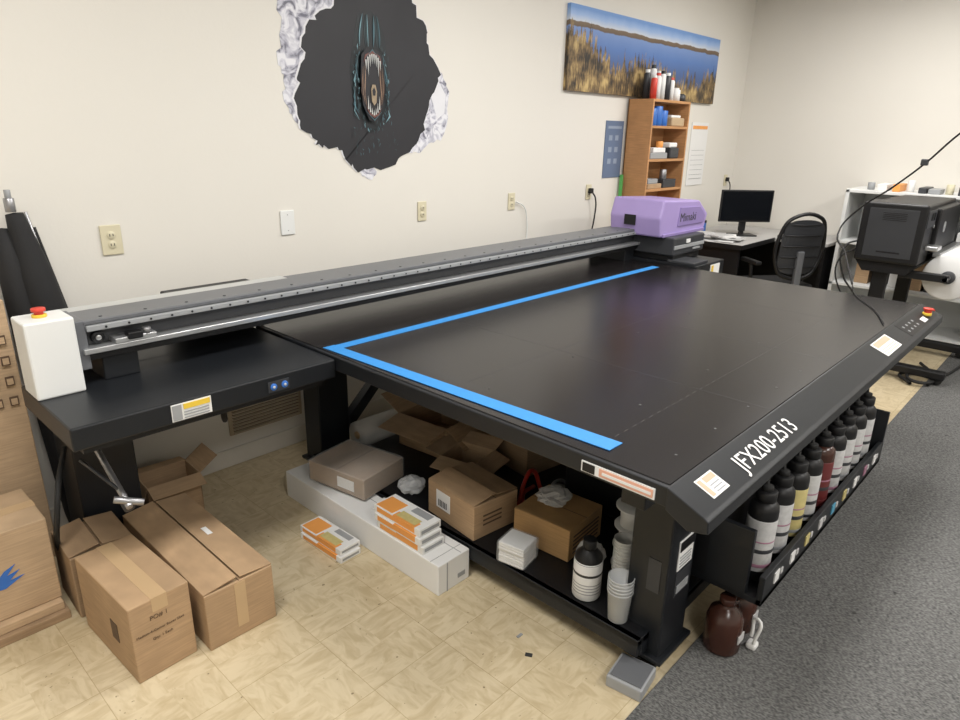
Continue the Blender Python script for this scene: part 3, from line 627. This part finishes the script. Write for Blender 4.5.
# ------------------------------------------------------------------ bookcase
k=B("bookcase"); a0,a1,b0,b1=5.05,5.68,2.86,3.085
k.box(a0,a0+.02,b0,b1,0,1.97,WOOD,.002); k.box(a1-.02,a1,b0,b1,0,1.97,WOOD,.002); k.box(a0,a1,b1-.008,b1,0,1.97,WOOD)
for z in (.06,.45,.85,1.25,1.49,1.75,1.95): k.box(a0+.02,a1-.02,b0,b1-.008,z,z+.02,WOOD,.002)
k.done()
c=B("shelf_supplies")
def can(x,y,z,r,h,m,cap): 
    c.lathe((x,y,z),[(0,0),(r,0),(r,h*.85),(r*.6,h*.93),(r*.5,h)],m,16); c.cyl((x,y,z+h*.82),r*.7,h*.2,cap,seg=16)
for (x,y,r,h,m,cap) in ((5.10,2.90,.026,.17,RED,WHITE),(5.16,2.9,.026,.19,PAPER,RED),(5.16,3.0,.028,.22,CHAR,WHITE),(5.23,2.9,.026,.21,WHITE,DARK),(5.25,3.0,.028,.26,PAPER,CHAR),(5.31,2.9,.03,.20,CHAR,WHITE),(5.34,3.0,.028,.22,WHITE,WHITE),(5.38,2.9,.026,.17,PAPER,RED),(5.43,3.0,.03,.19,RED,PAPER),(5.50,2.92,.04,.10,PAPER,PAPER),(5.56,3.0,.03,.13,ORG,WHITE),(5.61,2.92,.035,.06,CHAR,DARK)): can(x,y,1.9705,r,h,m,cap)
for x,z,h in ((5.14,1.7705,.13),(5.23,1.7705,.15),(5.32,1.7705,.12)): c.cyl((x,2.92,z),.043,h,BLUEP)
c.box(5.42,5.64,2.88,3.0,1.7705,1.84,mat("tan_item",(.45,.33,.2),.6),.01); c.box(5.44,5.6,2.9,3.0,1.84,1.86,PAPER,.004)
c.box(5.12,5.40,2.88,3.02,1.5105,1.56,MID,.006); c.box(5.16,5.36,2.88,3.0,1.56,1.60,PAPER,.006); c.box(5.45,5.6,2.88,3.0,1.5105,1.60,CHAR,.01); c.cyl((5.3,2.91,1.60),.03,.05,ORG); c.box(5.44,5.58,2.89,2.98,1.60,1.64,PAPER,.01)
c.box(5.12,5.35,2.88,3.02,1.2705,1.31,CARD,.004); c.box(5.38,5.60,2.88,3.0,1.2705,1.34,CHAR,.006); c.cyl((5.45,2.93,1.34),.03,.08,STEEL); c.box(5.14,5.3,2.89,3.0,1.31,1.35,MID,.006)
c.done()
c=B("green_ruler"); c.box(5.005,5.028,3.06,3.085,.95,1.38,GREEN,.003); c.done()
# ------------------------------------------------------------------ desk group
DT=mat("desk_top_grey",(.46,.45,.44),.45)
d=B("corner_desk"); d.box(5.86,7.28,2.32,3.08,.76,.79,DT,.004); d.box(6.62,7.28,1.84,2.32,.76,.79,DT,.004)
d.box(5.855,5.865,2.32,3.08,.755,.795,DARK); d.box(5.86,6.62,2.313,2.32,.755,.795,DARK); d.box(5.9,5.93,2.35,3.05,0,.76,DARK); d.box(7.2,7.25,1.86,3.05,0,.76,DARK); d.box(6.65,7.2,1.86,1.89,0,.76,DARK); d.box(5.93,7.2,3.03,3.06,.3,.76,DARK)
d.done()
m_=B("computer_monitor"); R=Matrix.Translation((6.53,2.60,.791))@Matrix.Rotation(math.radians(-44),4,'Z')
m_.box(-.255,.255,-.012,.012,.13,.43,DARK,.006); m_.box(-.24,.24,-.0145,-.011,.145,.415,GLASS); m_.box(-.03,.03,.012,.05,.04,.28,DARK,.005); m_.box(-.12,.12,-.07,.10,.0,.012,DARK,.005); m_.box(-.02,.02,.02,.05,.01,.2,DARK)
m_.bm.transform(R); m_.done()
c=B("keyboard"); c.box(-.2,.2,-.07,.07,0,.02,DARK,.004)
for i in range(12):
    for j in range(4): c.box(-.185+i*.031,-.185+i*.031+.026,-.055+j*.028,-.055+j*.028+.022,.02,.024,CHAR)
c.bm.transform(Matrix.Translation((6.75,2.12,.791))@Matrix.Rotation(math.radians(-60),4,'Z')); c.done()
c=B("desk_papers")
for i in range(10):
    x=5.88+random.random()*.2; y=2.42+random.random()*.34; c.box(x,x+.21,y,y+.16,.7905+i*.005,.7935+i*.006,random.choice([PAPER,PAPER,LAB]),rot=(0,0,random.uniform(-40,40)))
c.done()
c=B("toner_jar"); c.cyl((6.40,2.98,.7905),.06,.10,BLUEP); c.cyl((6.40,2.98,.89),.062,.02,DARK); c.done()
c=B("tape_dispenser"); c.box(5.95,6.08,2.98,3.05,.7905,.85,CHAR,.01); c.cyl((6.02,3.04,.87),.045,.05,BLUEP,axis=(0,-1,0)); c.done()
c=B("pen_cup"); c.lathe((6.2,3.0,.7905),[(0,0),(.045,0),(.05,.12),(.045,.12),(.03,.01),(0,.01)],CHAR); c.rod((6.2,3.0,.81),(6.23,2.99,.97),.005,RED,8); c.rod((6.2,3.0,.81),(6.18,3.01,.98),.005,BLUEP,8); c.done()
# office chair
ch=B("office_chair"); cx,cy=6.10,2.07
for i in range(5):
    a=math.radians(72*i+10); e=Vector((math.cos(a)*.28,math.sin(a)*.28,.09)); ch.rod((0,0,.12),e,.018,DARK); ch.cyl((e.x,e.y-.012,.03),.03,.024,RUB,axis=(0,1,0)); ch.rod((e.x,e.y,.04),(e.x,e.y,.10),.01,DARK)
ch.cyl((0,0,.10),.03,.32,STEEL); ch.box(-.10,.10,-.10,.10,.40,.43,DARK,.01)
ch.box(-.23,.23,-.22,.22,.43,.50,FABRIC,.035,seg=4)
for i in range(10):
    t0=-.18+i*.036; t1=t0+.040
    z0=.60;z1=1.06
    d0=-.26+.35*t0*t0; d1=-.26+.35*t1*t1
    sh=lambda t:.05*abs(t/.18)**3
    ch.quad([(t0,d0,z0+sh(t0)),(t1,d1,z0+sh(t1)),(t1,d1-.05,z1-sh(t1)),(t0,d0-.05,z1-sh(t0))],CHAR,.015)
for i in range(5): ch.tube([(-.17,-.265-.006*i,.66+i*.09),(0,-.285-.008*i,.66+i*.09),(.17,-.265-.006*i,.66+i*.09)],.006,DARK)
ch.tube([(-.17,-.25,.64),(-.19,-.28,.98),(-.12,-.305,1.08),(.12,-.305,1.08),(.19,-.28,.98),(.17,-.25,.64),(.1,-.26,.58),(-.1,-.26,.58)],.016,DARK,True)
ch.box(-.03,.03,-.31,-.27,.42,.80,GREY,.01); ch.box(-.03,.03,-.30,0,.40,.43,DARK,.006)
for sx in (-1,1):
    ch.rod((sx*.24,0,.44),(sx*.27,-.02,.66),.015,DARK); ch.box(sx*.27-.03,sx*.27+.03,-.14,.12,.655,.69,DARK,.012)
ch.bm.transform(Matrix.Translation((cx,cy,0))@Matrix.Rotation(math.radians(-38),4,'Z')); ch.done()
# white storage shelf along right wall
w=B("white_storage_shelf"); x0,x1,y0,y1=6.72,7.26,-.55,1.80; q=.0065
w.box(x0,x1,y1-.03,y1,q,1.28,WHITE,.003); w.box(x0,x1,y0,y0+.025,q,1.27,WHITE,.003); w.box(x0,x1,.58,.605,q,1.25,WHITE,.003)
for z in (.06,.42,.80,1.25): w.box(x0,x1,y0,y1,z,z+.025,WHITE,.003)
w.box(x1-.01,x1,y0,y1,q,1.25,WHITE); w.done()
c=B("shelf_clutter")
for i in range(22):
    y=-.5+i*.10; h=random.uniform(.03,.08); mm=random.choice([PAPER,CARD2,CHAR,LCREAM,PAPER,ORG,MID,PAPER,CHAR]); wd=random.uniform(.05,.09)
    if i%3==0: c.cyl((6.86+random.random()*.1,y+.05,1.2755),.03,h+.02,mm,seg=16)
    else: c.box(6.78,6.95+random.random()*.15,y,y+wd,1.2755,1.275+h,mm,.006)
c.done()
c=B("stored_boxes")
for i in range(15):
    y=-.45+i*.14; 
    if abs(y-.55)<.12: continue
    mm=random.choice([MID,PAPER,CHAR,CARD,BLUEP,PAPER]); h=random.uniform(.1,.26); c.box(6.84,7.2,y,y+.11,.8255,.825+h,mm,.006); c.box(6.84,7.2,y,y+.115,.4455,.445+h,random.choice([PAPER,CARD,MID,CHAR]),.006)
c.done()
# roll printer (right)
r=B("roll_printer")
r.box(5.50,5.80,.93,1.34,.86,1.28,DARK,.015,seg=3); r.box(5.80,6.6,.95,1.32,.88,1.27,DARK,.01); r.box(5.80,6.6,.90,.96,.92,1.24,DARK,.01)
r.box(5.498,5.502,.98,1.29,.90,1.24,CHAR,.002); r.box(5.4965,5.5,1.05,1.2,.93,.94,DARK); 
for j in range(5): r.box(5.4965,5.5,1.05,1.2,1.16+j*.012,1.164+j*.012,DARK)
r.box(5.52,5.78,.925,.932,1.12,1.24,CHAR,.003); r.box(5.62,5.72,.921,.926,1.17,1.22,GLASS); r.cyl((5.75,.926,1.12),.012,.006,MID,axis=(0,-1,0))
r.cyl((6.0,.90,1.10),.04,.006,MID,axis=(0,-1,0)); r.box(5.64,5.78,.85,.93,.96,.99,SILV,.004); r.box(5.80,6.6,.85,.90,.90,.93,SILV,.004)
r.prism([(.93,.86),(1.34,.86),(1.28,.78),(1.0,.78)],'yz',5.55,6.60,DARK)
for x in (5.62,6.50):
    r.box(x,x+.06,1.12,1.22,.08,.80,DARK,.006); r.box(x-.01,x+.07,.62,1.55,.05,.11,DARK,.01)
    for y in (.66,1.5): r.cyl((x+.01,y,.041),.03,.035,RUB,axis=(1,0,0))
r.box(5.68,6.5,1.14,1.20,.25,.31,DARK,.004)
r.rod((5.60,.76,.78),(6.58,.76,.78),.02,STEEL); r.cyl((5.72,.76,.78),.165,.84,PAPER,axis=(1,0,0),seg=40); r.cyl((5.69,.76,.78),.045,.03,CHAR,axis=(1,0,0),seg=30)
r.box(5.60,5.65,.74,1.05,.755,.81,DARK,.006); r.box(6.56,6.60,.74,1.05,.755,.81,DARK,.006)
r.tube([(5.55,1.32,1.0),(5.47,1.40,.95),(5.46,1.38,.75),(5.5,1.28,.6)],.007,RUB); r.tube([(5.55,1.32,.95),(5.5,1.43,.85),(5.48,1.40,.65),(5.6,1.2,.4)],.006,RUB)
r.done()
c=B("floor_cables")
c.tube([(5.50,.80,.02),(5.65,.90,.03),(5.80,.78,.02),(5.66,.68,.03),(5.52,.78,.035),(5.7,.85,.045),(5.9,.76,.02),(6.1,.85,.02)],.012,RUB); c.tube([(5.55,.70,.02),(5.75,.68,.02),(5.95,.64,.02),(6.3,.6,.02)],.010,RUB); c.done()
c=B("hanging_cable")
c.tube([(4.75,.35,2.10),(5.0,.78,1.746),(5.12,.95,1.56),(5.2,1.114,1.404),(5.30,1.33,1.22),(5.26,1.40,1.10),(4.95,1.26,.98),(4.45,1.06,.87)],.006,RUB)
c.tube([(4.45,1.06,.87),(4.2,.97,.857),(3.9,.80,.857),(3.62,.69,.858)],.003,RUB)
c.box(5.10,5.14,.93,.97,1.55,1.59,CHAR,.006); c.done()
# ------------------------------------------------------------------ camera
M=Matrix(((0.68345,0.22366,-0.69489),(-0.72972,0.23535,-0.64196),(0.01997,0.94583,0.32406)))
cam=bpy.data.cameras.new("camera"); co=bpy.data.objects.new("camera",cam); SC.collection.objects.link(co)
co.matrix_world=Matrix.Translation((0,0,1.7))@M.to_4x4()
cam.sensor_width=36; cam.lens=668*36/960; cam.clip_start=.05
SC.camera=co
